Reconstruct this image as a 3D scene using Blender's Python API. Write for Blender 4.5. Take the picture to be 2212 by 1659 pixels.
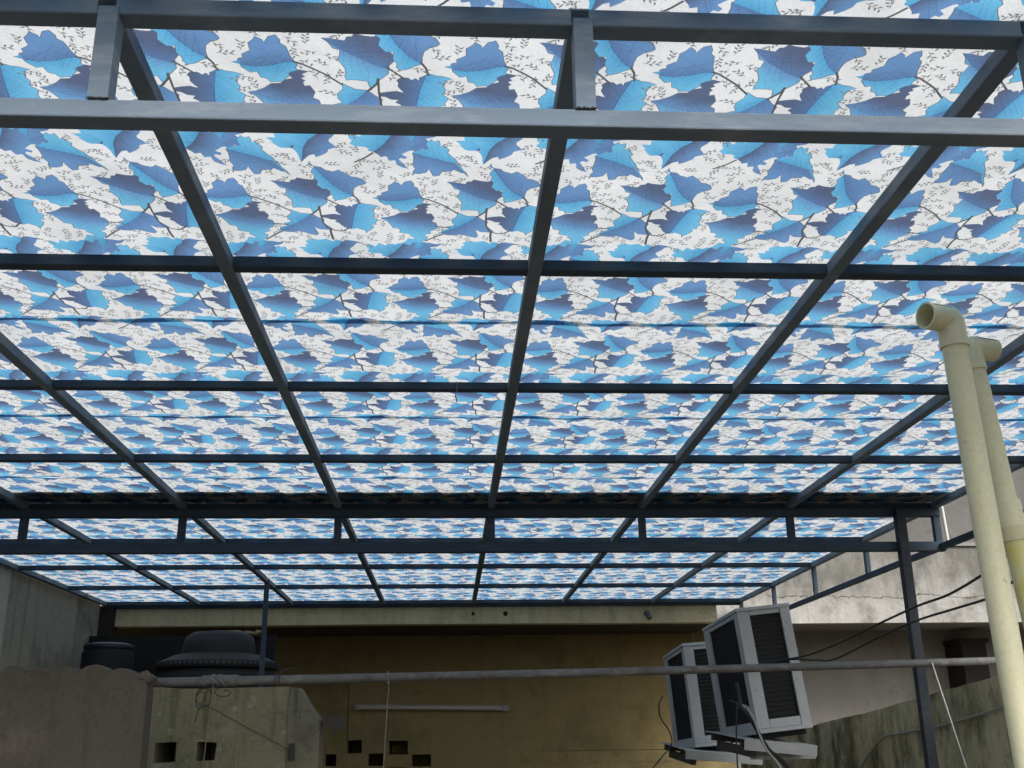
import bpy, bmesh, math, random
import numpy as np
from mathutils import Vector, Matrix
from mathutils.geometry import delaunay_2d_cdt

for o in list(bpy.data.objects):
    bpy.data.objects.remove(o)
scene = bpy.context.scene
COL = scene.collection
random.seed(11)
rng = np.random.default_rng(11)

# ------------------------------------------------------------------ camera
cam_d = bpy.data.cameras.new('camera')
cam = bpy.data.objects.new('camera', cam_d)
COL.objects.link(cam)
RT = Vector((0.998311, -0.056653, -0.012870)); UP = Vector((-0.005921, -0.319597, 0.947535)); FW = Vector((0.057794, 0.945859, 0.319392))
M = Matrix((RT, UP, -FW)).transposed().to_4x4()
M.translation = (0.0, 0.0, 1.6)
cam.matrix_world = M
cam_d.sensor_width = 36.0
cam_d.lens = 36.0 * 2304.0 / 2212.0
cam_d.clip_start = 0.05
cam_d.clip_end = 2000.0
scene.camera = cam

# ------------------------------------------------------------------ sky, sun, exposure
SUN_EL, SUN_AZ = 40.0, 168.0         # veiled sun behind the camera, a little to its right
world = bpy.data.worlds.new('World')
scene.world = world
world.use_nodes = True
wn, wl = world.node_tree.nodes, world.node_tree.links
wn.clear()
sky = wn.new('ShaderNodeTexSky'); sky.sky_type = 'NISHITA'; sky.sun_disc = False
sky.sun_elevation = math.radians(SUN_EL); sky.sun_rotation = math.radians(SUN_AZ)
sky.air_density = 1.0; sky.dust_density = 4.0
hs = wn.new('ShaderNodeHueSaturation'); hs.inputs['Saturation'].default_value = 0.3   # overcast: nearly grey
bg = wn.new('ShaderNodeBackground'); bg.inputs['Strength'].default_value = 0.15
wo = wn.new('ShaderNodeOutputWorld')
wl.new(sky.outputs[0], hs.inputs['Color']); wl.new(hs.outputs[0], bg.inputs[0]); wl.new(bg.outputs[0], wo.inputs[0])
sd = bpy.data.lights.new('sun', 'SUN'); sd.energy = 1.5; sd.angle = math.radians(30); sd.color = (1.0, 0.97, 0.93)
sun = bpy.data.objects.new('sun', sd); COL.objects.link(sun)
az, el = math.radians(SUN_AZ), math.radians(SUN_EL)
sun_dir = Vector((math.sin(az) * math.cos(el), math.cos(az) * math.cos(el), math.sin(el)))
sun.rotation_euler = sun_dir.to_track_quat('Z', 'Y').to_euler()
sun.location = (3, 6, 12)
scene.view_settings.view_transform = 'Standard'
scene.view_settings.look = 'None'
scene.view_settings.exposure = 0.6
scene.view_settings.gamma = 1.0
scene.view_settings.use_curve_mapping = False
scene.cycles.max_bounces = 10
scene.cycles.diffuse_bounces = 6
scene.cycles.transmission_bounces = 6
scene.cycles.caustics_reflective = False
scene.cycles.caustics_refractive = False

# ------------------------------------------------------------------ helpers
def link(o, parent=None):
    COL.objects.link(o)
    if parent is not None:
        o.parent = parent
    return o

def tag(o, label=None, cat=None, group=None, kind=None):
    if label: o['label'] = label
    if cat: o['category'] = cat
    if group: o['group'] = group
    if kind: o['kind'] = kind
    return o

def empty(name, loc=(0, 0, 0)):
    o = bpy.data.objects.new(name, None)
    o.empty_display_size = 0.1
    o.location = loc
    return link(o)

def build(name, bm, mat, parent=None, smooth=False, origin=None):
    """bm holds coordinates in the parent's space (world when there is none)."""
    me = bpy.data.meshes.new(name)
    bmesh.ops.recalc_face_normals(bm, faces=bm.faces[:])
    if origin is not None:
        bmesh.ops.translate(bm, verts=bm.verts[:], vec=-Vector(origin))
    bm.to_mesh(me); bm.free()
    if smooth:
        for p in me.polygons: p.use_smooth = True
        try: me.set_sharp_from_angle(angle=math.radians(40))
        except Exception: pass
    me.materials.append(mat)
    o = bpy.data.objects.new(name, me)
    if origin is not None: o.location = origin
    return link(o, parent)

def box(bm, x0, x1, y0, y1, z0, z1, bev=0.0):
    v = [bm.verts.new((x, y, z)) for z in (z0, z1) for y in (y0, y1) for x in (x0, x1)]
    fs = [bm.faces.new([v[i] for i in q]) for q in ((0, 2, 3, 1), (4, 5, 7, 6), (0, 1, 5, 4), (2, 6, 7, 3), (0, 4, 6, 2), (1, 3, 7, 5))]
    if bev > 0:
        es = list({e for f in fs for e in f.edges})
        bmesh.ops.bevel(bm, geom=es, offset=bev, segments=2, affect='EDGES', profile=0.5)
    return bm

def B(*a, **k):
    bm = bmesh.new(); box(bm, *a, **k); return bm

def tube(bm, pts, r, seg=10, caps=True, radii=None, closed_r=None):
    pts = [Vector(p) for p in pts]
    rings = []
    n = len(pts)
    up = Vector((0, 0, 1))
    d0 = (pts[1] - pts[0]).normalized()
    if abs(d0.dot(up)) > 0.9: up = Vector((0, 1, 0))
    side = d0.cross(up).normalized()
    for i, p in enumerate(pts):
        d = (pts[min(i + 1, n - 1)] - pts[max(i - 1, 0)]).normalized()
        side = (side - d * side.dot(d)).normalized()
        u2 = side.cross(d)
        rr = radii[i] if radii else r
        rings.append([bm.verts.new(p + (side * math.cos(a) + u2 * math.sin(a)) * rr) for a in (2 * math.pi * k / seg for k in range(seg))])
    for a, b in zip(rings, rings[1:]):
        for k in range(seg):
            bm.faces.new((a[k], a[(k + 1) % seg], b[(k + 1) % seg], b[k]))
    if caps:
        bm.faces.new(rings[0][::-1]); bm.faces.new(rings[-1])
    return bm

def T(*a, **k):
    bm = bmesh.new(); tube(bm, *a, **k); return bm

def smooth_path(pts, n=8):
    """Catmull-Rom through the points"""
    P = [Vector(p) for p in pts]
    P = [P[0] * 2 - P[1]] + P + [P[-1] * 2 - P[-2]]
    out = []
    for i in range(1, len(P) - 2):
        for k in range(n):
            t = k / n
            a, b, c, d = P[i - 1], P[i], P[i + 1], P[i + 2]
            out.append(0.5 * ((2 * b) + (c - a) * t + (2 * a - 5 * b + 4 * c - d) * t * t + (3 * b - a - 3 * c + d) * t ** 3))
    out.append(P[-2])
    return out

def lathe(bm, prof, cx, cy, seg=40):
    rings = [[bm.verts.new((cx + r * math.cos(2 * math.pi * k / seg), cy + r * math.sin(2 * math.pi * k / seg), z)) for k in range(seg)] for r, z in prof]
    for a, b in zip(rings, rings[1:]):
        for k in range(seg):
            bm.faces.new((a[k], a[(k + 1) % seg], b[(k + 1) % seg], b[k]))
    bm.faces.new(rings[0][::-1]); bm.faces.new(rings[-1])
    return bm

def prism(bm, outline, y0, y1):
    """outline in (x, z), pushed from y0 to y1"""
    a = [bm.verts.new((x, y0, z)) for x, z in outline]
    b = [bm.verts.new((x, y1, z)) for x, z in outline]
    bm.faces.new(a); bm.faces.new(b[::-1])
    n = len(a)
    for i in range(n):
        bm.faces.new((a[i], b[i], b[(i + 1) % n], a[(i + 1) % n]))
    return bm

def roughen(bm, cuts, amp, scale=8.0, only_y=None):
    bmesh.ops.subdivide_edges(bm, edges=bm.edges[:], cuts=cuts, use_grid_fill=True)
    from mathutils import noise
    for v in bm.verts:
        d = noise.noise_vector(v.co * scale)
        v.co += d * amp
    return bm

# ------------------------------------------------------------------ materials
def mat(name):
    m = bpy.data.materials.new(name); m.use_nodes = True
    nt = m.node_tree; nt.nodes.clear()
    return m, nt

class G:
    """tiny node graph writer"""
    def __init__(s, nt): s.nt = nt
    def n(s, t, **k):
        nd = s.nt.nodes.new(t)
        for a, b in k.items(): setattr(nd, a, b)
        return nd
    def put(s, sock, v):
        if isinstance(v, (int, float)): sock.default_value = v
        elif isinstance(v, tuple):
            sock.default_value = v if len(v) == len(sock.default_value) else tuple(v) + (1.0,)
        else: s.nt.links.new(v, sock)
    def math(s, op, a, b=0.0, c=None, clamp=False):
        nd = s.n('ShaderNodeMath', operation=op, use_clamp=clamp)
        s.put(nd.inputs[0], a); s.put(nd.inputs[1], b)
        if c is not None: s.put(nd.inputs[2], c)
        return nd.outputs[0]
    def noise(s, vec, scale, detail=4.0, rough=0.55, out=0):
        nd = s.n('ShaderNodeTexNoise'); s.put(nd.inputs['Vector'], vec)
        nd.inputs['Scale'].default_value = scale; nd.inputs['Detail'].default_value = detail; nd.inputs['Roughness'].default_value = rough
        return nd.outputs[out]
    def ramp(s, f, stops):
        nd = s.n('ShaderNodeValToRGB'); s.put(nd.inputs[0], f)
        cr = nd.color_ramp
        while len(cr.elements) < len(stops): cr.elements.new(0.5)
        for e, (p, c) in zip(cr.elements, stops):
            e.position = p; e.color = tuple(c) + (1.0,) if len(c) == 3 else c
        return nd.outputs[0]
    def fac(s, f, lo, hi):
        nd = s.n('ShaderNodeMapRange'); s.put(nd.inputs[0], f); nd.inputs[1].default_value = lo; nd.inputs[2].default_value = hi
        return nd.outputs[0]
    def mix(s, f, a, b, blend='MIX'):
        nd = s.n('ShaderNodeMix', data_type='RGBA', blend_type=blend)
        s.put(nd.inputs['Factor'], f); s.put(nd.inputs[6], a); s.put(nd.inputs[7], b)
        return nd.outputs[2]
    def vscale(s, vec, sc):
        nd = s.n('ShaderNodeMapping'); s.put(nd.inputs[0], vec); nd.inputs['Scale'].default_value = sc
        return nd.outputs[0]
    def bump(s, h, strength, dist):
        nd = s.n('ShaderNodeBump'); s.put(nd.inputs['Height'], h)
        nd.inputs['Strength'].default_value = strength; nd.inputs['Distance'].default_value = dist
        return nd.outputs[0]
    def out(s, sh):
        o = s.n('ShaderNodeOutputMaterial'); s.nt.links.new(sh, o.inputs[0])
    def bsdf(s, col, rough=0.6, metal=0.0, bump=None, spec=0.4):
        p = s.n('ShaderNodeBsdfPrincipled')
        s.put(p.inputs['Base Color'], col); s.put(p.inputs['Roughness'], rough); p.inputs['Metallic'].default_value = metal
        p.inputs['Specular IOR Level'].default_value = spec
        if bump is not None: s.nt.links.new(bump, p.inputs['Normal'])
        s.out(p.outputs[0]); return p
    def pos(s): return s.n('ShaderNodeNewGeometry').outputs['Position']
    def obj(s): return s.n('ShaderNodeTexCoord').outputs['Object']

def plaster(name, base, dark, light, scale=1.0, streak=0.6, moss=None, crack=None, rough=0.9, grain=1.0, patch=None, topdirt=None):
    """old lime plaster or concrete: cloudy patches, runs of rain dirt, grain"""
    m, nt = mat(name); g = G(nt); p = g.pos()
    c = g.ramp(g.noise(p, 1.7 * scale, 8, 0.68), [(0.32, dark), (0.47, base), (0.58, base), (0.70, light)])
    run = g.noise(g.vscale(p, (9.0 * scale, 9.0 * scale, 0.7 * scale)), 1.0, 5, 0.6)
    run = g.math('MULTIPLY', g.fac(run, 0.5, 0.72), streak)
    c = g.mix(run, c, tuple(x * 0.35 for x in dark))
    spots = g.math('MULTIPLY', g.fac(g.noise(p, 9.0 * scale, 5, 0.7), 0.56, 0.70), 0.55)
    c = g.mix(spots, c, tuple(x * 0.55 for x in base))
    if patch:
        pf = g.math('MULTIPLY', g.fac(g.noise(g.vscale(p, (1, 1, 1.6)), 4.3 * scale, 4, 0.7), 0.56, 0.64), 0.7)
        c = g.mix(pf, c, patch)
    if moss:
        mf = g.fac(g.noise(g.vscale(p, (1, 1, 0.55)), 4.0 * scale, 7, 0.68), 0.45, 0.62)
        c = g.mix(g.math('MULTIPLY', mf, 0.85), c, moss)
    if crack:
        sx = g.n('ShaderNodeSeparateXYZ'); g.put(sx.inputs[0], p)
        wob = g.math('MULTIPLY', g.math('SUBTRACT', g.noise(p, 3.0, 6, 0.7), 0.5), 0.22)
        dz = g.math('ABSOLUTE', g.math('SUBTRACT', g.math('ADD', sx.outputs[2], wob), crack))
        gap = g.fac(g.noise(p, 2.2, 2), 0.38, 0.46)
        line = g.math('MULTIPLY', g.math('LESS_THAN', dz, 0.0045), gap)
        c = g.mix(g.math('MULTIPLY', line, 0.85), c, (0.02, 0.02, 0.018))
    if topdirt:
        sz = g.n('ShaderNodeSeparateXYZ'); g.put(sz.inputs[0], p)
        t = g.math('ADD', g.fac(sz.outputs[2], topdirt[0], topdirt[1]), g.math('MULTIPLY', g.math('SUBTRACT', g.noise(g.vscale(p, (1, 1, 0.5)), 3.2, 8, 0.72), 0.5), 2.4))
        c = g.mix(g.math('MULTIPLY', g.fac(t, 0.35, 1.15), 0.75), c, topdirt[2])
    fine = g.noise(p, 60.0, 6, 0.7)
    c = g.mix(g.math('MULTIPLY', g.fac(fine, 0.35, 0.7), 0.35 * grain), c, tuple(x * 0.6 for x in dark))
    h = g.math('ADD', g.noise(p, 14.0, 8, 0.7), g.math('MULTIPLY', fine, 0.4))
    g.bsdf(c, rough, bump=g.bump(h, 0.5, 0.012), spec=0.2)
    return m

def paint_steel(name, base, worn, worn_amt, rust=(0.10, 0.045, 0.025), rough=0.5, stretch=(3, 3, 14), rlo=0.69):
    m, nt = mat(name); g = G(nt); p = g.pos()
    w = g.fac(g.noise(g.vscale(p, stretch), 2.2, 7, 0.66), 0.50, 0.66)
    c = g.mix(g.math('MULTIPLY', w, worn_amt), base, worn)
    d = g.fac(g.noise(p, 3.0, 5, 0.6), 0.4, 0.75)
    c = g.mix(g.math('MULTIPLY', d, 0.4), c, tuple(x * 0.55 for x in base))
    r = g.fac(g.noise(p, 16.0, 6, 0.75), rlo, rlo + 0.09)
    c = g.mix(g.math('MULTIPLY', r, 0.5), c, rust)
    hh = g.noise(p, 45.0, 4, 0.6)
    g.bsdf(c, g.math('ADD', g.math('MULTIPLY', hh, 0.25), rough - 0.12), bump=g.bump(hh, 0.25, 0.003), spec=0.22)
    return m

def plain(name, col, rough=0.5, metal=0.0, var=0.25, scale=12.0, spec=0.4, bumpv=0.1):
    m, nt = mat(name); g = G(nt); p = g.obj()
    f = g.fac(g.noise(p, scale, 6, 0.65), 0.35, 0.75)
    c = g.mix(g.math('MULTIPLY', f, var), col, tuple(x * 0.45 for x in col))
    g.bsdf(c, rough, metal, g.bump(g.noise(p, scale * 5, 3), bumpv, 0.002), spec)
    return m

STEEL = paint_steel('blue_grey_painted_steel', (0.165, 0.215, 0.27), (0.33, 0.37, 0.41), 0.5, rough=0.75)
STEEL_D = paint_steel('dark_blue_grey_steel', (0.050, 0.072, 0.098), (0.13, 0.155, 0.175), 0.3, rough=0.75)
GALV = paint_steel('old_galvanised_pipe', (0.115, 0.118, 0.115), (0.23, 0.22, 0.205), 0.75, rust=(0.06, 0.03, 0.02), rough=0.6, stretch=(5, 12, 12), rlo=0.52)
YELLOW = plaster('ochre_wall', (0.285, 0.225, 0.10), (0.18, 0.145, 0.068), (0.33, 0.27, 0.13), 0.8, 0.15, grain=0.8)
FASCIA = plaster('cream_weathered_edge', (0.60, 0.53, 0.32), (0.36, 0.32, 0.22), (0.68, 0.62, 0.44), 1.4, 0.35)
GREYWALL = plaster('grey_cement_wall', (0.125, 0.108, 0.086), (0.085, 0.075, 0.06), (0.17, 0.148, 0.118), 1.6, 0.3, grain=1.3)
SIDEWALL = plaster('stained_side_wall', (0.36, 0.325, 0.25), (0.15, 0.14, 0.11), (0.45, 0.41, 0.33), 0.9, 0.6)
VENTWALL = plaster('mossy_yellow_wall', (0.28, 0.26, 0.165), (0.13, 0.125, 0.085), (0.37, 0.355, 0.26), 1.8, 0.9, patch=(0.40, 0.39, 0.34))
MOSSY = plaster('mossy_parapet', (0.54, 0.485, 0.31), (0.33, 0.295, 0.19), (0.64, 0.60, 0.45), 1.4, 0.35, moss=(0.045, 0.042, 0.022))
NEIGH = plaster('raw_concrete_face', (0.36, 0.35, 0.325), (0.17, 0.165, 0.15), (0.47, 0.46, 0.44), 1.8, 0.3, crack=2.74, topdirt=(2.50, 2.92, (0.075, 0.072, 0.062)))
NEIGHW = plaster('neighbour_grey_wall', (0.235, 0.225, 0.205), (0.17, 0.163, 0.148), (0.275, 0.265, 0.245), 0.6, 0.15, grain=0.6)
FLOORM = plaster('terrace_cement', (0.115, 0.105, 0.092), (0.06, 0.055, 0.048), (0.16, 0.15, 0.135), 0.7, 0.2)
EARTH = plaster('dusty_ground', (0.14, 0.12, 0.095), (0.09, 0.08, 0.06), (0.18, 0.16, 0.13), 0.1, 0.0)

# ------------------------------------------------------------------ ground
bm = bmesh.new()
v = [bm.verts.new(p) for p in ((-600, -600, -0.02), (600, -600, -0.02), (600, 600, -0.02), (-600, 600, -0.02))]
bm.faces.new(v)
tag(build('ground', bm, EARTH), kind='structure')
tag(build('terrace_floor', B(-3.2, 2.6, -3.5, 9.9, -0.015, 0.0), FLOORM), kind='structure')

# ------------------------------------------------------------------ walls with square openings
def holed_wall(x0, x1, z0, z1, y0, y1, holes, depth):
    bm = bmesh.new()
    xs = sorted({x0, x1, *[h[0] for h in holes], *[h[1] for h in holes]})
    zs = sorted({z0, z1, *[h[2] for h in holes], *[h[3] for h in holes]})
    inh = lambda x, z: any(h[0] < x < h[1] and h[2] < z < h[3] for h in holes)
    def quad(*p): bm.faces.new([bm.verts.new(q) for q in p])
    for xa, xb in zip(xs, xs[1:]):
        for za, zb in zip(zs, zs[1:]):
            y = y0 + depth if inh((xa + xb) / 2, (za + zb) / 2) else y0
            quad((xa, y, za), (xb, y, za), (xb, y, zb), (xa, y, zb))
    for a, b, c, d in holes:
        j = [(a, c), (b, c), (b, d), (a, d)]
        for (p, q), (r, s) in zip(j, j[1:] + j[:1]):
            quad((p, y0, q), (r, y0, s), (r, y0 + depth, s), (p, y0 + depth, q))
    quad((x0, y1, z0), (x1, y1, z0), (x1, y1, z1), (x0, y1, z1))
    quad((x0, y0, z0), (x0, y1, z0), (x0, y1, z1), (x0, y0, z1)); quad((x1, y0, z0), (x1, y1, z0), (x1, y1, z1), (x1, y0, z1))
    quad((x0, y0, z1), (x1, y0, z1), (x1, y1, z1), (x0, y1, z1))
    bmesh.ops.remove_doubles(bm, verts=bm.verts[:], dist=1e-5)
    rj = random.Random(3)
    for v in bm.verts:                                   # hand-cut, chipped edges
        if x0 < v.co.x < x1 and z0 < v.co.z < z1:
            v.co.x += rj.uniform(-0.006, 0.006); v.co.z += rj.uniform(-0.005, 0.005)
    return bm

# back building: ochre wall set back under a slab
bb = empty('back_building', (0, 9.3, 0))
tag(bb, 'ochre walled house at the terrace end with a cream slab edge and small square vents', 'building')
def bchild(name, bm, m): 
    o = build(name, bm, m); o.parent = bb; o.matrix_parent_inverse = Matrix.Translation((0, -9.3, 0)); return o
holes = [(-0.88, -0.75, 1.533, 1.640), (-0.514, -0.351, 1.522, 1.637), (-0.693, -0.565, 1.426, 1.527), (-0.312, -0.152, 1.420, 1.516),
         (-1.07, -0.97, 1.430, 1.531), (-0.885, -0.76, 1.31, 1.415), (-0.53, -0.36, 1.305, 1.410)]
bchild('wall', holed_wall(-3.6, 2.56, -0.01, 2.78, 9.9, 10.5, holes, 0.55), YELLOW)
bm = bmesh.new(); box(bm, -2.655, 2.20, 8.82, 8.95, 2.519, 2.665); roughen(bm, 8, 0.004, 6)
bchild('slab_edge', bm, FASCIA)
bchild('gap_shade_block', B(-2.95, -2.66, 8.76, 8.90, -0.01, 2.668), plain('gap_shade_dark', (0.03, 0.027, 0.022), 0.95))  # added block, its near-black colour stands in for the dark open gap
bchild('slab', B(-3.6, 2.225, 8.952, 10.28, 2.53, 2.70), plain('shade_dark_soffit', (0.05, 0.042, 0.025), 0.95))  # shade put into the slab colour to darken the wall top below
for hx in (0.146, 0.41):
    bchild('drain_hole', T([(hx + 0.05, 8.813, 2.60), (hx + 0.05, 8.824, 2.60)], 0.014 if hx < 0.3 else 0.019, 10), plain('hole_shade_black', (0.012, 0.011, 0.01), 0.9))  # solid black disc paints the dark inside of the hole
bchild('water_spout', T([(1.62, 8.84, 2.60), (1.62, 8.77, 2.59), (1.63, 8.745, 2.545)], 0.022, 10), GALV)

# left wall up to the roof edge
bm = bmesh.new(); box(bm, -2.98, -2.762, 6.93, 8.75, -0.01, 2.86)
tag(build('side_wall', bm, SIDEWALL, origin=(-2.87, 7.8, 0)), 'stained grey wall under the left roof edge, next to the black tank', 'wall')
bm = bmesh.new(); box(bm, -2.98, -2.755, 1.5, 6.925, -0.01, 2.86)
tag(build('side_wall', bm, plaster('pale_side_wall', (0.50, 0.47, 0.39), (0.32, 0.30, 0.25), (0.58, 0.55, 0.47), 0.9, 0.3), origin=(-2.87, 4.5, 0)), 'paler grey wall strip at the far left edge under the roof', 'wall')

# low grey wall, front left, with arched coping
lw = empty('low_wall', (-2.1, 4.15, 0))
tag(lw, 'rough grey cement wall at lower left with rounded tiles along its top', 'wall')
def lchild(name, bm, m):
    o = build(name, bm, m); o.parent = lw; o.matrix_parent_inverse = Matrix.Translation((2.1, -4.15, 0)); return o
bm = bmesh.new(); prism(bm, [(-3.3, -0.01), (-1.097, -0.01), (-1.094, 1.80), (-1.105, 1.852), (-3.3, 1.872)], 4.10, 4.19); 
lchild('wall_body', bm, GREYWALL)
k = 0
for cx, w, h in [(-1.195, 0.056, 0.030), (-1.295, 0.060, 0.034), (-1.395, 0.058, 0.026), (-1.49, 0.052, 0.022), (-1.585, 0.055, 0.030), (-1.69, 0.056, 0.026), (-1.80, 0.056, 0.03), (-1.91, 0.056, 0.03), (-2.02, 0.056, 0.03), (-2.13, 0.056, 0.03)]:
    bm = bmesh.new()
    base = 1.868 - (0.010 if k == 0 else 0)
    h *= 0.8
    out = [(cx + w * math.cos(a), base - 0.03 + (h + 0.026) * math.sin(a)) for a in (math.pi * i / 12 for i in range(13))]
    prism(bm, out, 4.101, 4.186)
    roughen(bm, 1, 0.007, 23)
    lchild('coping_tile', bm, GREYWALL); k += 1
bm = bmesh.new(); bmesh.ops.create_icosphere(bm, subdivisions=3, radius=1.0, matrix=Matrix.Translation((-1.118, 4.145, 1.842)) @ Matrix.Diagonal((0.042, 0.05, 0.026, 1))); roughen(bm, 0, 0.012, 40)
lchild('mortar_lump', bm, GREYWALL)

# yellow vent wall behind it
vw = empty('vent_wall', (-1.0, 5.45, 0))
tag(vw, 'mossy yellow wall under the pipe with two square holes', 'wall')
def vchild(name, bm, m):
    o = build(name, bm, m); o.parent = vw; o.matrix_parent_inverse = Matrix.Translation((1.0, -5.45, 0)); return o
vchild('wall_body', holed_wall(-1.75, -0.765, -0.01, 1.872, 5.40, 5.80, [(-1.379, -1.282, 1.534, 1.621), (-1.189, -1.098, 1.538, 1.621)], 0.36), VENTWALL)
bm = bmesh.new(); prism(bm, [(-0.763, -0.01), (-0.612, -0.01), (-0.612, 1.715), (-0.66, 1.77), (-0.69, 1.825), (-0.72, 1.866), (-0.763, 1.87)], 5.385, 5.565); roughen(bm, 2, 0.004, 9)
vchild('end_pier', bm, plaster('worn_concrete_pier', (0.22, 0.21, 0.15), (0.11, 0.105, 0.08), (0.28, 0.27, 0.21), 2.0, 1.0))
bm = B(-0.752, -0.724, 5.370, 5.384, 1.535, 1.612); box(bm, -0.744, -0.732, 5.362, 5.369, 1.55, 1.60)
vchild('slot_shade', bm, plain('slot_shade_dark', (0.05, 0.05, 0.045), 0.8))  # raised dark plate painted as the shaded inside of a slot
bm = bmesh.new(); prism(bm, [(-0.60, 1.735), (-0.515, 1.738), (-0.505, 1.672), (-0.54, 1.668), (-0.61, 1.70)], 5.42, 5.50); roughen(bm, 2, 0.006, 14)
vchild('broken_block', bm, plain('dark_broken_brick', (0.07, 0.06, 0.05), 0.95))

# right: mossy stair parapet
bm = bmesh.new()
top = [(4.2, 1.872), (4.6, 1.847), (5.3, 1.80), (6.2, 1.735), (7.0, 1.69), (8.6, 1.564), (8.98, 1.53)]
a = [[bm.verts.new((x, y, z)) for y, z in top] for x in (2.352, 2.47)]
b = [[bm.verts.new((x, y, -0.01)) for y, z in top] for x in (2.352, 2.47)]
for i in range(len(top) - 1):
    bm.faces.new((a[0][i], a[0][i + 1], a[1][i + 1], a[1][i])); bm.faces.new((a[0][i], b[0][i], b[0][i + 1], a[0][i + 1])); bm.faces.new((a[1][i], b[1][i], b[1][i + 1], a[1][i + 1]))
bm.faces.new((a[0][0], a[1][0], b[1][0], b[0][0])); bm.faces.new((a[0][-1], a[1][-1], b[1][-1], b[0][-1]))
roughen(bm, 6, 0.007, 7)
tag(build('parapet_wall', bm, MOSSY, origin=(2.41, 6.5, 0)), 'low mossy parapet sloping away on the right behind the cream pipes', 'wall')

# neighbour house
nb = empty('neighbour_house', (5.5, 9.5, 0))
tag(nb, 'bare grey concrete house on the right with a cracked slab face and dark porch', 'building')
def nchild(name, bm, m):
    o = build(name, bm, m); o.parent = nb; o.matrix_parent_inverse = Matrix.Translation((-5.5, -9.5, 0)); return o
bm = bmesh.new(); box(bm, 2.23, 10.0, 9.0, 9.13, 2.522, 3.165); roughen(bm, 5, 0.006, 3)
nchild('slab_face', bm, NEIGH)
nchild('ledge', B(2.24, 10.0, 8.975, 9.13, 3.168, 3.20, 0.004), NEIGHW)
nchild('upper_wall', B(2.24, 10.0, 9.06, 9.3, 3.203, 5.6), plaster('neighbour_upper_wall', (0.13, 0.125, 0.118), (0.095, 0.092, 0.086), (0.16, 0.155, 0.147), 0.7, 0.15, grain=0.6))
nchild('porch_ceiling', B(2.24, 10.0, 9.132, 10.55, 2.56, 2.70), NEIGHW)
nchild('porch_wall', B(2.58, 10.0, 10.15, 10.5, -0.01, 2.558), NEIGHW)
nchild('side_wall', B(9.7, 10.0, 9.132, 10.14, -0.01, 2.558), NEIGHW)
bm = B(4.70, 4.93, 9.80, 10.148, -0.01, 2.42); box(bm, 4.685, 4.96, 9.79, 10.148, 2.422, 2.46)
nchild('porch_column', bm, plain('dark_brown_column', (0.022, 0.02, 0.018), 0.9))
bm = T([(4.17, 8.968, 3.21), (4.19, 9.045, 3.62)], 0.012, 6)
nchild('lime_run', T([(4.36, 9.052, 3.22), (4.34, 9.052, 3.75)], 0.011, 6), plain('white_lime', (0.6, 0.6, 0.58), 0.9))

# ------------------------------------------------------------------ roof frame (welded steel: one thing)
RX = [0.201 + 0.732 * k for k in range(-4, 4)]            # rafters
PY = [1.428 + 0.918 * k for k in range(1, 9)]             # purlins
rf = empty('roof_frame', (0, 5.1, 2.69))
tag(rf, 'blue grey welded steel tube frame with rafters, trusses and posts carrying the printed roof', 'roof frame')
def rchild(name, bm, m=STEEL):
    o = build(name, bm, m); o.parent = rf; o.matrix_parent_inverse = Matrix.Translation((0, -5.1, -2.69)); return o
def share(src, loc):
    c = src.copy(); COL.objects.link(c); c.parent = src.parent; c.matrix_parent_inverse = src.matrix_parent_inverse.copy(); c.location = loc; return c
X0, X1 = RX[0] - 0.018, RX[-1] + 0.018
r0 = rchild('rafter', B(-0.0165, 0.0165, 1.402, 8.80, 2.673, 2.704, 0.0025))
r0.location.x = RX[0]
for x in RX[1:]: share(r0, (x, 0, 0))
p0 = rchild('purlin', B(X0, X1, -0.0185, 0.0185, 2.6755, 2.7035, 0.0025), STEEL_D)
p0.location.y = PY[0]
for i, y in enumerate(PY[1:]):
    if i + 1 == 7: y -= 0.012
    share(p0, (0, y, 0))
# front truss, reaching past both sides of the picture
rchild('truss_chord', B(-3.2, 3.2, 1.402, 1.440, 2.671, 2.7025, 0.003))
rchild('truss_chord', B(-3.2, 3.2, 1.402, 1.440, 2.488, 2.519, 0.003))
h0 = rchild('truss_hanger', B(-0.0155, 0.0155, 1.3985, 1.431, 2.5192, 2.683, 0.001))
h0.location.x = RX[0]
for x in RX[1:]: share(h0, (x + 0.004, 0, 0))
# welds on the hanger feet
wm = plain('weld_slag', (0.05, 0.045, 0.04), 0.7)
for x in RX[2:7]:
    rw = random.Random(int(x * 100) + 7)
    pts = [(x + 0.004 - 0.0165 + q * 0.0022, 1.3998 + rw.uniform(-0.0006, 0.0006), 2.5195 + rw.uniform(-0.0009, 0.0009)) for q in range(16)]
    rchild('weld', T(pts, 0.0016, 6, radii=[rw.uniform(0.0011, 0.0023) for _ in pts]), wm)
# rear truss
rchild('truss_chord', B(X0, X1, 5.056, 5.104, 2.633, 2.6725, 0.003), STEEL_D)
rchild('truss_chord', B(X0, X1 + 0.01, 5.058, 5.102, 2.462, 2.507, 0.003), STEEL_D)
k0 = rchild('truss_hanger', B(-0.017, 0.017, 5.064, 5.096, 2.505, 2.635, 0.002), STEEL_D)
k0.location.x = RX[0]
for x in RX[1:]: share(k0, (x, 0, 0))
# right side truss under the edge rafter
rchild('truss_chord', B(2.386, 2.416, 1.445, 8.80, 2.467, 2.495, 0.002), STEEL_D)
s0 = rchild('truss_hanger', B(2.388, 2.414, -0.015, 0.015, 2.493, 2.675, 0.002), STEEL_D)
s0.location.y = 1.46
for y in PY:
    if abs(y - 5.1) > 0.1 : share(s0, (0, y, 0))
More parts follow.
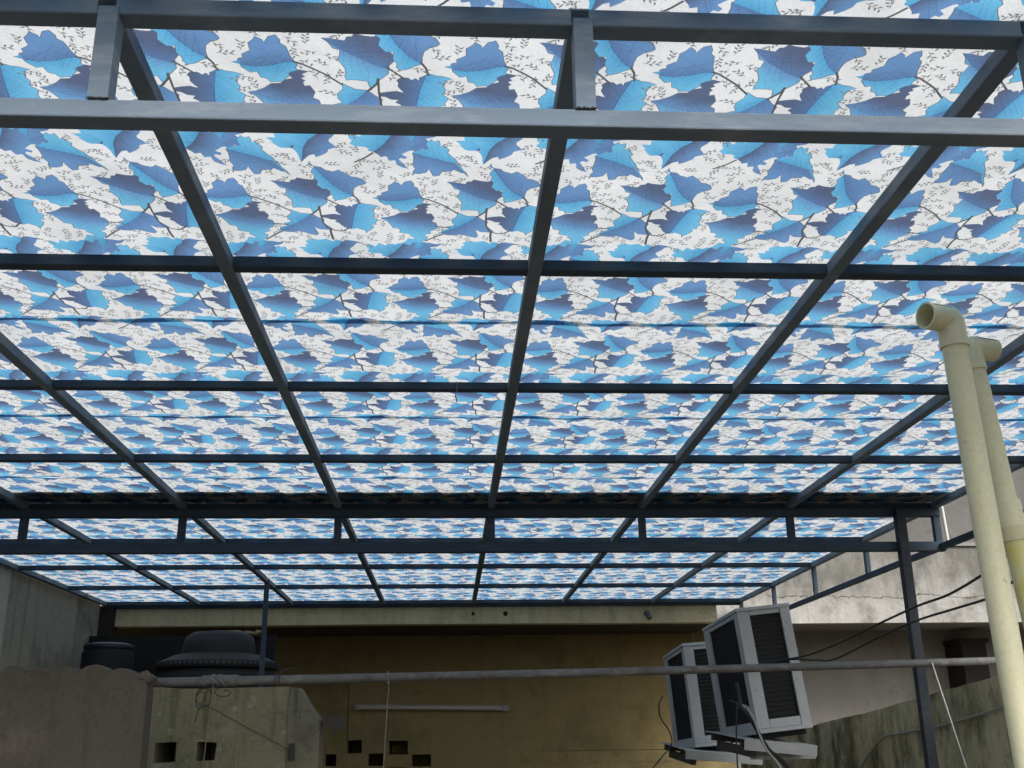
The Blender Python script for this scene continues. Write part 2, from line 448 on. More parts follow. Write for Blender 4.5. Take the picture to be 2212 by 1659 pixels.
# edge members at the far end and the left side
rchild('end_beam', B(X0, X1, 8.802, 8.818, 2.655, 2.706, 0.002), STEEL_D)
rchild('post', B(2.170, 2.216, 5.005, 5.050, 0.0, 2.66, 0.003), paint_steel('dark_post_paint', (0.032, 0.038, 0.046), (0.08, 0.088, 0.095), 0.3, rough=0.65))
rchild('post', B(-1.271, -1.239, 7.486, 7.516, 0.0, 2.69, 0.002), STEEL_D)
rchild('post', B(2.37, 2.43, 1.395, 1.445, 0.0, 2.488, 0.003), STEEL)
rchild('post', B(-2.755, -2.70, 1.395, 1.445, 0.0, 2.488, 0.003), STEEL)

# ------------------------------------------------------------------ the printed roof sheet
TR = {
 'A_hi':[(-728,3100),(-708,3081),(-684,3054),(-684,3039),(-668,3019),(-662,3033),(-648,3024),(-645,3044),(-647,3061),(-634,3049),(-627,3067),(-617,3081),(-623,3096),(-611,3120),(-598,3138),(-592,3160),(-585,3175),(-576,3200),(-565,3219),(-556,3246)],
 'A_mid':[(-556,3246),(-602,3163),(-654,3134),(-728,3100)],
 'A_lo':[(-556,3246),(-578,3219),(-593,3207),(-605,3201),(-610,3214),(-622,3211),(-642,3215),(-649,3238),(-666,3242),(-671,3222),(-676,3203),(-680,3191),(-691,3217),(-709,3224),(-728,3224),(-729,3212),(-721,3195),(-728,3174),(-725,3143),(-724,3118),(-728,3100)],
 'B_hi':[(-423,2967),(-549,2977),(-536,3017),(-524,3039),(-520,3057),(-512,3063),(-517,3087),(-510,3098),(-504,3123),(-503,3147),(-499,3166)],
 'B_mid':[(-499,3166),(-482,3073),(-460,3026),(-432,2996),(-423,2967)],
 'B_lo':[(-499,3166),(-488,3147),(-469,3121),(-452,3115),(-448,3133),(-424,3117),(-407,3101),(-402,3083),(-382,3073),(-357,3072),(-378,3064),(-386,3049),(-395,3038),(-395,3023),(-379,3002),(-371,2965),(-423,2967)],
 'I_hi':[(-527,3878),(-554,3879),(-564,3870),(-597,3858),(-576,3840),(-595,3815),(-566,3792),(-554,3788),(-562,3763),(-534,3745),(-509,3753),(-479,3743),(-442,3746),(-398,3749),(-369,3761),(-344,3773)],
 'I_mid':[(-344,3773),(-400,3779),(-447,3801),(-500,3838),(-527,3878)],
 'I_lo':[(-344,3773),(-385,3783),(-406,3800),(-423,3827),(-417,3844),(-428,3875),(-527,3878)],
 'C_hi':[(-276,3409),(-259,3408),(-253,3394),(-240,3390),(-241,3376),(-216,3358),(-216,3326),(-201,3312),(-195,3298),(-180,3312),(-174,3322),(-160,3297),(-143,3290),(-135,3310),(-137,3324),(-124,3337),(-121,3358),(-118,3379),(-110,3403)],
 'C_mid':[(-110,3403),(-140,3408),(-168,3420),(-217,3428),(-247,3422),(-276,3409)],
 'C_lo':[(-110,3403),(-105,3418),(-111,3429),(-106,3450),(-114,3469),(-131,3466),(-144,3496),(-167,3493),(-185,3497),(-191,3482),(-208,3476),(-232,3454),(-251,3430),(-276,3409)],
 'D_hi':[(-252,3560),(-227,3555),(-201,3539),(-182,3520),(-148,3503),(-131,3473),(-120,3462),(-99,3454),(-75,3460),(-96,3472),(-88,3483),(-100,3491),(-90,3502),(-97,3509),(-94,3528),(-80,3524),(-69,3554),(-63,3593),(-59,3620)],
 'D_mid':[(-59,3620),(-96,3617),(-132,3611),(-185,3593),(-220,3574),(-252,3560)],
 'D_lo':[(-59,3620),(-67,3641),(-82,3673),(-94,3706),(-101,3727),(-121,3745),(-132,3737),(-142,3708),(-156,3696),(-150,3684),(-170,3676),(-190,3669),(-194,3636),(-211,3633),(-218,3606),(-231,3579),(-252,3560)],
 'E_hi':[(-7,3296),(12,3298),(32,3304),(52,3307),(59,3290),(72,3289),(79,3276),(92,3282),(102,3285),(123,3288),(143,3280),(147,3301),(144,3314),(152,3335),(163,3348),(181,3372),(168,3391),(158,3405),(157,3420)],
 'E_mid':[(157,3420),(116,3403),(46,3352),(-7,3296)],
 'E_lo':[(157,3420),(154,3442),(136,3464),(122,3480),(112,3503),(104,3522),(102,3503),(98,3481),(80,3477),(55,3475),(41,3479),(39,3460),(44,3445),(42,3424),(33,3402),(26,3378),(33,3374),(19,3339),(8,3312),(-7,3296)],
 'F_hi':[(256,3388),(234,3399),(221,3410),(207,3415),(197,3418),(189,3404),(192,3390),(181,3369),(162,3341),(146,3314),(142,3274),(142,3220),(137,3169)],
 'F_mid':[(137,3169),(150,3207),(172,3259),(195,3313),(225,3360),(256,3388)],
 'F_lo':[(137,3169),(156,3200),(169,3203),(180,3219),(194,3225),(207,3231),(223,3218),(230,3227),(248,3243),(256,3260),(277,3266),(295,3282),(303,3302),(297,3309),(277,3317),(261,3335),(256,3359),(256,3388)],
 'G_lo':[(-337,3458),(-358,3484),(-366,3473),(-377,3481),(-387,3470),(-408,3471),(-419,3483),(-414,3497),(-417,3512),(-410,3527),(-401,3543),(-421,3535),(-443,3539),(-470,3563),(-453,3566),(-439,3578),(-418,3581),(-427,3593),(-413,3604),(-408,3619),(-395,3639),(-374,3650)],
 'G_mid':[(-374,3650),(-366,3579),(-352,3518),(-337,3458)],
 'G_hi':[(-337,3458),(-323,3457),(-313,3464),(-293,3467),(-267,3478),(-287,3486),(-292,3516),(-286,3531),(-295,3554),(-278,3572),(-286,3608),(-299,3608),(-306,3616),(-296,3624),(-307,3648),(-322,3681),(-327,3657),(-352,3641),(-374,3650)],
 'J_hi':[(-638,3670),(-631,3650),(-616,3618),(-597,3586),(-597,3563),(-580,3540),(-579,3510),(-567,3525),(-548,3539),(-520,3542),(-514,3543)],
 'J_mid':[(-514,3543),(-544,3585),(-585,3625),(-638,3670)],
 'J_lo':[(-514,3543),(-495,3568),(-476,3583),(-482,3606),(-476,3622),(-461,3645),(-454,3653),(-470,3661),(-498,3658),(-517,3643),(-513,3671),(-508,3695),(-515,3707),(-539,3696),(-556,3684),(-577,3677),(-593,3685),(-618,3682),(-638,3670)],
 'H_hi':[(-753,3889),(-809,3891),(-809,3882),(-805,3838),(-815,3813),(-830,3792),(-802,3778),(-782,3753),(-771,3727),(-750,3735),(-730,3747),(-707,3763)],
 'H_mid':[(-707,3763),(-731,3819),(-753,3889)],
 'H_lo':[(-707,3763),(-689,3766),(-668,3774),(-642,3773),(-660,3795),(-679,3826),(-670,3843),(-679,3852),(-663,3869),(-677,3887),(-753,3889)],
 'K_hi':[(-257,3093),(-275,3084),(-271,3072),(-286,3061),(-314,3062),(-331,3044),(-321,3026),(-331,3009),(-320,2980),(-184,2975)],
 'K_mid':[(-184,2975),(-198,3005),(-223,3052),(-257,3093)],
 'K_lo':[(-184,2975),(-131,2973),(-133,3014),(-122,3043),(-129,3079),(-142,3085),(-147,3122),(-154,3135),(-169,3129),(-176,3139),(-164,3160),(-152,3185),(-143,3201),(-166,3192),(-184,3174),(-209,3149),(-236,3125),(-240,3113),(-257,3093)],
 's1':[(-110,3403),(-91,3410),(-57,3434),(-22,3462),(24,3513)],
 's2':[(-59,3620),(-34,3623),(-1,3630)],
 's3':[(157,3416),(181,3441),(207,3470)],
 's4':[(256,3388),(270,3416),(277,3456)],
 's5':[(-381,3646),(-409,3675),(-438,3672),(-462,3653),(-475,3614),(-478,3537),(-476,3473)],
 's6':[(-476,3473),(-480,3499),(-514,3543)],
 's7':[(-455,3661),(-456,3701),(-452,3751)],
 's8':[(-636,3682),(-669,3712),(-709,3754)],
 's9':[(-257,3097),(-284,3127),(-312,3150),(-325,3160)],
}

K = 0.0006                      # millimetres on the first survey to metres
U, Vv = 0.3636, 0.480           # one repeat of the print
V0 = 3.02
def PT(name): return [np.array(((x) * K, (y / 1000 - V0) * 0.6)) for x, y in TR[name]]
CY, CYD = (0.185, 0.55, 0.82), (0.12, 0.42, 0.72)
BL, BLD, SL = (0.165, 0.33, 0.60), (0.13, 0.24, 0.46), (0.115, 0.15, 0.25)
TONE = {'I': (CYD, CY, SL, BL), 'H': (CYD, CY, BL, BLD), 'K': (CYD, CY, SL, BL), 'B': (CYD, CY, SL, BL),
        'A': (CYD, CY, BLD, BL), 'C': (BLD, BL, CYD, CY), 'D': (BL, SL, BL, CY), 'E': (BLD, SL, BL, CY),
        'F': (CYD, CY, BLD, BL), 'G': (CYD, CY, BLD, SL), 'J': (CYD, CY, BLD, BL)}
WHITE = np.array((0.84, 0.86, 0.86)); INK = np.array((0.11, 0.115, 0.12)); EDGE = np.array((0.17, 0.22, 0.28))
prn = random.Random(5)

def serrate(line):
    out = []
    for a, b in zip(line, line[1:]):
        L = float(np.linalg.norm(b - a)); n = max(1, int(L / 0.0105)); nv = np.array((-(b - a)[1], (b - a)[0])) / max(L, 1e-9)
        out.append(a)
        for i in range(1, n):
            t = (i + (0.32 if i % 2 else 0.0)) / n
            out.append(a + (b - a) * t + nv * (0.0105 if i % 2 else -0.0034) * prn.uniform(0.35, 1.35))
    out.append(line[-1]); return out

def stroke(line, w0, w1):
    line = [np.array(p) for p in line]; Lh, R = [], []
    for i, p in enumerate(line):
        d = line[min(i + 1, len(line) - 1)] - line[max(i - 1, 0)]; d = d / max(np.linalg.norm(d), 1e-9); nn = np.array((-d[1], d[0]))
        w = (w0 + (w1 - w0) * i / max(1, len(line) - 1)) / 2
        Lh.append(p + nn * w); R.append(p - nn * w)
    return Lh + R[::-1]

def inside(poly, x, y):
    c = np.zeros(np.shape(x), bool); n = len(poly); j = n - 1
    for i in range(n):
        xi, yi = poly[i]; xj, yj = poly[j]
        if yi != yj:
            c ^= ((yi > y) != (yj > y)) & (x < (xj - xi) * (y - yi) / (yj - yi) + xi)
        j = i
    return c

def seg_dist(x, y, line):
    d = np.full(np.shape(x), 9.0)
    for a, b in zip(line, line[1:]):
        ab = b - a; t = np.clip(((x - a[0]) * ab[0] + (y - a[1]) * ab[1]) / max(ab @ ab, 1e-12), 0, 1)
        d = np.minimum(d, np.hypot(x - a[0] - t * ab[0], y - a[1] - t * ab[1]))
    return d

items = []          # painter's list: (polygon, kind, data)
halves = []
for nm in TONE:
    raw = [PT(nm + q) for q in ('_hi', '_mid', '_lo')]
    c_ = np.mean(np.array(raw[0] + raw[2]), axis=0)
    gs = 1.08 if nm in 'ACDEFGJ' else 1.0
    raw = [[c_ + (p - c_) * gs for p in q] for q in raw]
    hi, mid, lo = serrate(raw[0]), raw[1], serrate(raw[2])
    p1 = hi + mid[1:-1]; p2 = lo + mid[::-1][1:-1]
    full = hi[:-1] + lo[:-1]
    cen = sum(full) / len(full)
    if nm in 'ACDEFGJ':
        outl = []
        for i, p in enumerate(full):
            d = full[(i + 1) % len(full)] - full[i - 1]; nn = np.array((d[1], -d[0])); nn = nn / max(np.linalg.norm(nn), 1e-9)
            outl.append((p, nn))
        area = sum(a[0] * b[1] - b[0] * a[1] for a, b in zip(full, full[1:] + full[:1]))
        sgn = 1 if area > 0 else -1
        items.insert(0, ([p + nn * sgn * 0.0018 for p, nn in outl], 'flat', EDGE))
    t = TONE[nm]
    items.append((p1, 'leaf', (mid, np.array(t[0]), np.array(t[1]))))
    items.append((p2, 'leaf', (mid, np.array(t[2]), np.array(t[3]))))
    halves += [p1, p2]
    veins = []
    veins.append(stroke(mid, 0.0016, 0.0012))
    ml = [0.0]
    for a, b in zip(mid, mid[1:]): ml.append(ml[-1] + float(np.linalg.norm(b - a)))
    for poly, sg in ((p1, 1), (p2, -1)):
        for s in np.linspace(0.08, 0.92, 10):
            L = s * ml[-1]; i = max(k for k in range(len(ml) - 1) if ml[k] <= L)
            q = mid[i] + (mid[i + 1] - mid[i]) * (L - ml[i]) / max(ml[i + 1] - ml[i], 1e-9)
            tn = mid[i + 1] - mid[i]; tn = tn / max(np.linalg.norm(tn), 1e-9)
            best = None
            for rot in (0.85, -0.85, 2.29, -2.29):
                c, s_ = math.cos(rot), math.sin(rot); dd = np.array((tn[0] * c - tn[1] * s_, tn[0] * s_ + tn[1] * c))
                r = 0.004
                while r < 0.075 and inside(poly, q[0] + dd[0] * r, q[1] + dd[1] * r): r += 0.003
                if (best is None or r > best[0]) and prn.random() < 0.8: best = (r, dd)
            if best and best[0] > 0.012:
                r, dd = best; pv = np.array((-dd[1], dd[0])) * prn.uniform(-0.12, 0.12)
                veins.append(stroke([q, q + dd * r * 0.45 + pv * r * 0.5, q + dd * r * 0.9], 0.0011, 0.0004))
    for vpoly in veins: items.append((vpoly, 'vein', 0.68))
for nm, w in (('s1', 4), ('s2', 4), ('s3', 4), ('s4', 4), ('s5', 4), ('s6', 4.5), ('s7', 5), ('s8', 4), ('s9', 4)):
    items.append((stroke(PT(nm), w * 0.00115, w * 0.00105), 'flat', INK))
# small sprigs scattered over the white
gx = []
def free(px, py, m):
    for dx in (-1, 0, 1):
        for dy in (-1, 0, 1):
            for h in halves:
                xs = [p[0] for p in h]; ys = [p[1] for p in h]
                qx, qy = px + dx * U, py + dy * Vv
                if min(xs) - m < qx < max(xs) + m and min(ys) - m < qy < max(ys) + m:
                    if inside(h, qx, qy) or min(seg_dist(qx, qy, h + h[:1]), 9) < m: return False
    return True
placed = []; tries = 0
ux0 = -0.62 * 0.6 - 0.09
while len(placed) < 60 and tries < 1500:
    tries += 1
    px, py = ux0 + prn.random() * U, prn.random() * Vv
    if any(((px - a + U / 2) % U - U / 2) ** 2 + ((py - b + Vv / 2) % Vv - Vv / 2) ** 2 < 0.0225 ** 2 for a, b in placed): continue
    if not free(px, py, 0.008): continue
    placed.append((px, py)); ang = prn.uniform(0, 6.28); c, s_ = math.cos(ang), math.sin(ang)
    def W(a, b): return np.array((px + (a * c - b * s_), py + (a * s_ + b * c)))
    L = prn.uniform(0.017, 0.026)
    items.append((stroke([W(-L * 0.7, -0.001), W(0, 0.0012), W(L * 0.6, 0)], 0.0010, 0.0007), 'flat', INK))
    for j in range(prn.choice((4, 5, 6))):
        a0 = -L * 0.5 + j * L * 0.24; side = 1 if j % 2 else -1; th = side * prn.uniform(0.5, 1.0); le = prn.uniform(0.009, 0.0135); wd = 0.0021
        ex, ey = math.cos(th), math.sin(th)
        items.append(([W(a0, 0), W(a0 + ex * le * .5 - ey * wd, ey * le * .5 + ex * wd), W(a0 + ex * le, ey * le), W(a0 + ex * le * .5 + ey * wd, ey * le * .5 - ex * wd)], 'flat', INK * 2.1))

# constrained triangulation of one repeat [0,U]x[0,V]
OX = -0.62 * 0.6 - 0.09
verts, edges, placed_items = [], [], []
def addpoly(poly):
    n0 = len(verts); verts.extend(poly); n = len(poly)
    edges.extend((n0 + i, n0 + (i + 1) % n) for i in range(n))
for it in items:
    P = np.array(it[0]) - (OX, 0.0)
    lo_, hi_ = P.min(0), P.max(0)
    for sx in range(-4, 5):
        for sy in range(-3, 4):
            if lo_[0] + sx * U < U and hi_[0] + sx * U > 0 and lo_[1] + sy * Vv < Vv and hi_[1] + sy * Vv > 0:
                Q = P + (sx * U, sy * Vv); placed_items.append((Q, it[1], it[2], np.array((sx * U - OX, sy * Vv))))
                addpoly([tuple(q) for q in Q])
addpoly([(0, 0), (U, 0), (U, Vv), (0, Vv)])
for i in range(17):
    for j in range(22):
        verts.append(((i + 0.5 + prn.uniform(-.2, .2)) * U / 17, (j + 0.5 + prn.uniform(-.2, .2)) * Vv / 22))
cv, ce, cf = delaunay_2d_cdt([Vector(p) for p in verts], edges, [], 0, 1e-6)[:3]
cv = np.array([tuple(v) for v in cv]); cf = np.array([f for f in cf if len(f) == 3])
tc = cv[cf].mean(1)
ok = (tc[:, 0] > 0) & (tc[:, 0] < U) & (tc[:, 1] > 0) & (tc[:, 1] < Vv)
cf, tc = cf[ok], tc[ok]
ar = np.abs(np.cross(cv[cf[:, 1]] - cv[cf[:, 0]], cv[cf[:, 2]] - cv[cf[:, 0]]))
cf, tc = cf[ar > 1e-10], tc[ar > 1e-10]
colr = np.tile(WHITE, (len(cf), 3, 1)).astype(float)
mult = np.ones(len(cf))
for Q, kd, data, off in placed_items:
    lo_, hi_ = Q.min(0), Q.max(0)
    idx = np.nonzero((tc[:, 0] >= lo_[0]) & (tc[:, 0] <= hi_[0]) & (tc[:, 1] >= lo_[1]) & (tc[:, 1] <= hi_[1]))[0]
    if not len(idx): continue
    idx = idx[inside(Q, tc[idx, 0], tc[idx, 1])]
    if not len(idx): continue
    if kd == 'flat': colr[idx] = data
    elif kd == 'vein': colr[idx] *= data
    else:
        mid, c0, c1 = data
        ml_ = [m + off for m in mid]
        pts = cv[cf[idx]]                                   # n,3,2
        d = seg_dist(pts[..., 0], pts[..., 1], ml_)
        t = np.clip(d / 0.042, 0, 1) ** 0.8
        colr[idx] = c0 + (c1 - c0) * t[..., None]
used, inv = np.unique(cf, return_inverse=True); cf = inv.reshape(cf.shape); cv = cv[used]

SX0, SX1 = -2.752, 2.432
NU = 15; UX = OX + 0.0 - 7 * U
from mathutils import noise as mnoise
def strip_mesh(name, y_lo, y_hi, du=0.0):
    """two repeats deep, fifteen wide; y is measured from the strip's near edge"""
    nv = len(cv); vs, fs, cs = [], [], []
    k = 0
    for i in range(NU):
        for j in range(-1 if y_lo < 0 else 0, 2):
            vs.append(cv + (UX + du + i * U, j * Vv)); fs.append(cf + nv * k); cs.append(colr); k += 1
    vs = np.concatenate(vs); fs = np.concatenate(fs); cs = np.concatenate(cs)
    vs[:, 0] = np.clip(vs[:, 0], SX0, SX1); vs[:, 1] = np.clip(vs[:, 1], y_lo, y_hi)
    a = vs[fs]; ar = np.abs((a[:, 1, 0] - a[:, 0, 0]) * (a[:, 2, 1] - a[:, 0, 1]) - (a[:, 1, 1] - a[:, 0, 1]) * (a[:, 2, 0] - a[:, 0, 0]))
    good = ar > 1e-11; fs, cs = fs[good], cs[good]
    x, y = vs[:, 0], vs[:, 1]
    ph = (x - 0.201) / 0.732 * np.pi
    z = 0.0035 + 0.004 * (y / 0.96)                                    # each strip laps over the next
    z -= 0.0012 * np.sin(ph) ** 2
    z += 0.0016 * np.sin(x * 9.1 + 2.0 * np.sin(y * 7)) * np.sin(y * 13.0 + 1.3 * np.sin(x * 5.2)) + 0.0007 * np.sin(x * 31 + y * 12 + 2 * np.sin(x * 11)) 
    edge = np.clip(1 - (y - y_lo) / 0.03, 0, 1)
    z -= edge ** 2 * 0.004 * (1 + np.sin(x * 6.3) * np.sin(x * 17.7))
    me = bpy.data.meshes.new(name)
    n, m = len(vs), len(fs)
    me.vertices.add(n); me.loops.add(m * 3); me.polygons.add(m)
    me.vertices.foreach_set('co', np.column_stack([x, y, z]).astype(np.float32).ravel())
    me.loops.foreach_set('vertex_index', fs.astype(np.int32).ravel())
    me.polygons.foreach_set('loop_start', np.arange(0, m * 3, 3, dtype=np.int32))
    me.polygons.foreach_set('loop_total', np.full(m, 3, dtype=np.int32))
    me.polygons.foreach_set('use_smooth', np.ones(m, dtype=bool))
    me.update(calc_edges=True)
    at = me.attributes.new('print', 'FLOAT_COLOR', 'CORNER')
    at.data.foreach_set('color', np.concatenate([cs.reshape(-1, 3), np.ones((m * 3, 1))], 1).astype(np.float32).ravel())
    return me

m, nt = mat('printed_translucent_sheet'); g = G(nt)
at = g.n('ShaderNodeAttribute', attribute_name='print')
p = g.obj()
grain = g.noise(p, 220.0, 3, 0.7)
cloud = g.noise(p, 5.0, 5, 0.6)
c = g.mix(g.math('MULTIPLY', g.fac(grain, 0.35, 0.75), 0.22), at.outputs['Color'], (0.25, 0.3, 0.38), 'MULTIPLY')
c = g.mix(g.math('MULTIPLY', g.fac(cloud, 0.42, 0.72), 0.40), c, (0.55, 0.56, 0.55), 'MULTIPLY')
bp = g.bump(g.noise(g.vscale(p, (1.0, 0.45, 1.0)), 26.0, 4, 0.55), 0.5, 0.008)
tr = g.n('ShaderNodeBsdfTranslucent'); g.put(tr.inputs['Color'], c); g.put(tr.inputs['Normal'], bp)
df = g.n('ShaderNodeBsdfDiffuse'); g.put(df.inputs['Color'], c); g.put(df.inputs['Normal'], bp)
gl = g.n('ShaderNodeBsdfGlossy'); gl.inputs['Roughness'].default_value = 0.28; g.put(gl.inputs['Normal'], bp)
m1 = g.n('ShaderNodeMixShader'); m1.inputs[0].default_value = 0.22
nt.links.new(tr.outputs[0], m1.inputs[1]); nt.links.new(df.outputs[0], m1.inputs[2])
rfr = g.n('ShaderNodeBsdfRefraction'); g.put(rfr.inputs['Color'], c); rfr.inputs['Roughness'].default_value = 0.55; rfr.inputs['IOR'].default_value = 1.4; g.put(rfr.inputs['Normal'], bp)
m0 = g.n('ShaderNodeMixShader'); m0.inputs[0].default_value = 0.25              # part of the light goes nearly straight through
nt.links.new(m1.outputs[0], m0.inputs[1]); nt.links.new(rfr.outputs[0], m0.inputs[2]); m1 = m0
m2 = g.n('ShaderNodeMixShader'); m2.inputs[0].default_value = 0.035
nt.links.new(m1.outputs[0], m2.inputs[1]); nt.links.new(gl.outputs[0], m2.inputs[2])
g.out(m2.outputs[0])
SHEET = m

rc = empty('roof_covering', (0, 5.1, 2.706))
tag(rc, 'translucent white roof sheeting printed with blue vine leaves over the steel frame', 'roof sheet')
main = strip_mesh('sheet_strip', 0.0, 0.948)
near = strip_mesh('sheet_strip_near', -0.10, 0.948)
first = strip_mesh('sheet_strip_front', 0.30, 0.89, 0.156)
last = strip_mesh('sheet_strip_end', 0.0, 0.60)
for me in (main, near, first, last): me.materials.append(SHEET)
Y0 = 1.812
for k in range(-1, 8):
    me = first if k == -1 else near if k == 0 else last if k == 7 else main
    o = bpy.data.objects.new('sheet_strip', me); COL.objects.link(o)
    o.parent = rc; o.location = (0, Y0 + 0.918 * k - 5.1 + (-0.032 if k == -1 else 0), 2.7055 - 2.706)

# the plank lying on the sheet just before the rear truss
bm = B(-2.72, 2.41, 4.86, 5.13, 2.7225, 2.75, 0.003)
tag(build('cover_plank', bm, plain('weathered_plank', (0.14, 0.11, 0.08), 0.9), origin=(0, 4.9, 2.735)), 'long plank lying across the top of the printed sheet before the rear truss', 'plank')

# ------------------------------------------------------------------ tanks behind the vent wall
BLACKP = plain('black_tank_plastic', (0.007, 0.008, 0.009), 0.7, 0, 0.3, 6.0, 0.5)
wt = empty('water_tank', (-1.64, 7.95, 0))
tag(wt, 'big black round water tank behind the vent wall, with ribbed shoulder and domed top', 'water tank')
def tchild(name, bm, m, parent=None, smooth=True):
    o = build(name, bm, m, smooth=smooth); pr = parent or wt; o.parent = pr; o.matrix_parent_inverse = Matrix.Translation(-Vector(wt.location)); return o
bm = bmesh.new(); lathe(bm, [(0.40, 0.95), (0.41, 1.4), (0.405, 1.42), (0.41, 1.44), (0.41, 1.75), (0.40, 1.77), (0.41, 1.79), (0.41, 2.08), (0.395, 2.11)], -1.64, 7.95, 56)
tchild('body', bm, BLACKP)
bm = bmesh.new(); lathe(bm, [(0.398, 2.112), (0.425, 2.12), (0.432, 2.145), (0.425, 2.165), (0.395, 2.175), (0.31, 2.215), (0.26, 2.225)], -1.64, 7.95, 56)
tchild('shoulder', bm, BLACKP)
bm = bmesh.new(); lathe(bm, [(0.255, 2.223), (0.252, 2.29), (0.235, 2.345), (0.19, 2.375), (0.08, 2.388)], -1.64, 7.95, 48)
tchild('lid', bm, BLACKP)
rb = build('rib', B(-0.011, 0.011, -0.432, -0.424, 2.135, 2.158, 0.002), plain('grey_tank_rib', (0.05, 0.054, 0.06), 0.5))
rb.parent = wt; rb.location = (0, 0, 0); rb.rotation_euler.z = -0.95
for q in range(1, 23):
    c = rb.copy(); COL.objects.link(c); c.parent = wt; c.rotation_euler.z = -0.95 + q * 0.088
tag(build('tank_stand', B(-2.15, -1.15, 7.55, 8.45, 0.0, 0.945), GREYWALL, origin=(-1.65, 8, 0)), 'cement block carrying the big black water tank', 'stand')
bm = B(-2.74, -1.33, 8.50, 8.53, 0.9, 2.412); roughen(bm, 3, 0.006, 4)  # stretched to the left as an added screen that blackens the recess
tag(build('dark_board', bm, plain('dark_board', (0.012, 0.012, 0.012), 0.9), origin=(-2.0, 8.51, 0.9)), 'dark board behind the black water tank and the drum, widened to darken the recess', 'board')
bm = bmesh.new()
for cx, r in ((-1.70, 0.05), (-1.62, 0.07), (-1.54, 0.06), (-1.46, 0.04)):
    bmesh.ops.create_icosphere(bm, subdivisions=3, radius=1, matrix=Matrix.Translation((cx, 8.50, 2.423)) @ Matrix.Diagonal((r, 0.06, 0.022, 1)))
roughen(bm, 0, 0.02, 22)
tag(build('rag', bm, plain('dirty_rag', (0.20, 0.16, 0.08), 0.95), smooth=True, origin=(-1.58, 8.5, 2.415)), 'crumpled dirty rag on the top edge of the dark board', 'rag')
dd = empty('plastic_drum', (-2.43, 8.0, 0))
tag(dd, 'small dark blue drum at the end of the stained side wall', 'drum')
bm = bmesh.new(); lathe(bm, [(0.17, 1.2), (0.18, 1.22), (0.18, 1.75), (0.172, 1.77), (0.18, 1.79), (0.18, 2.24), (0.165, 2.27)], -2.43, 8.0, 32)
o = build('body', bm, plain('dark_blue_drum', (0.005, 0.006, 0.008), 0.75), smooth=True); o.parent = dd; o.matrix_parent_inverse = Matrix.Translation((2.43, -8.0, 0))
bm = bmesh.new(); lathe(bm, [(0.172, 2.272), (0.176, 2.285), (0.17, 2.30), (0.12, 2.315), (0.04, 2.32)], -2.43, 8.0, 32)
o = build('lid', bm, plain('drum_lid_blue', (0.014, 0.022, 0.032), 0.45), smooth=True); o.parent = dd; o.matrix_parent_inverse = Matrix.Translation((2.43, -8.0, 0))
tag(build('drum_stand', B(-2.70, -2.2, 7.75, 8.25, 0.0, 1.195), GREYWALL, origin=(-2.45, 8.0, 0)), 'cement block under the small dark drum', 'stand')

# ------------------------------------------------------------------ tube light on the ochre wall
tl = empty('tube_light', (-0.145, 9.9, 1.888)); tl.rotation_euler.y = 0.018
tag(tl, 'unlit white fluorescent tube light on the ochre wall above the vents', 'tube light')
WH = plain('dull_white_enamel', (0.30, 0.28, 0.24), 0.5)
build('batten', B(-0.685, 0.685, -0.035, -0.002, -0.008, 0.044, 0.003), WH, tl)
build('tube', T([(-0.62, -0.053, 0.016), (0.62, -0.055, 0.016)], 0.019, 12), plain('frosted_tube', (0.46, 0.43, 0.38), 0.3), tl, smooth=True)
for s in (-1, 1):
    build('end_holder', B(min(s * 0.622, s * 0.665), max(s * 0.622, s * 0.665), -0.076, -0.036, -0.008, 0.040, 0.003), WH, tl)

# ------------------------------------------------------------------ horizontal pipe
hp = empty('pipe', (0.7, 4.6, 1.9))
tag(hp, 'long rusty grey pipe running level from the low wall past the air conditioners', 'pipe')
Pa, Pb = Vector((-1.13, 4.22, 1.832)), Vector((2.66, 4.97, 1.936))
def HP(t, dz=0.0): return Pa + (Pb - Pa) * t + Vector((0, 0, dz))
bm = T([HP(i / 24, -0.006 * math.sin(math.pi * i / 24) + 0.0) for i in range(25)], 0.0172, 14)
o = build('tube', bm, GALV, smooth=True); o.parent = hp; o.matrix_parent_inverse = Matrix.Translation(-hp.location)
bm = T([HP(0.052), HP(0.085), HP(0.087)], 0.0215, 14, radii=[0.0212, 0.0212, 0.019])
o = build('coupling', bm, GALV, smooth=True); o.parent = hp; o.matrix_parent_inverse = Matrix.Translation(-hp.location)

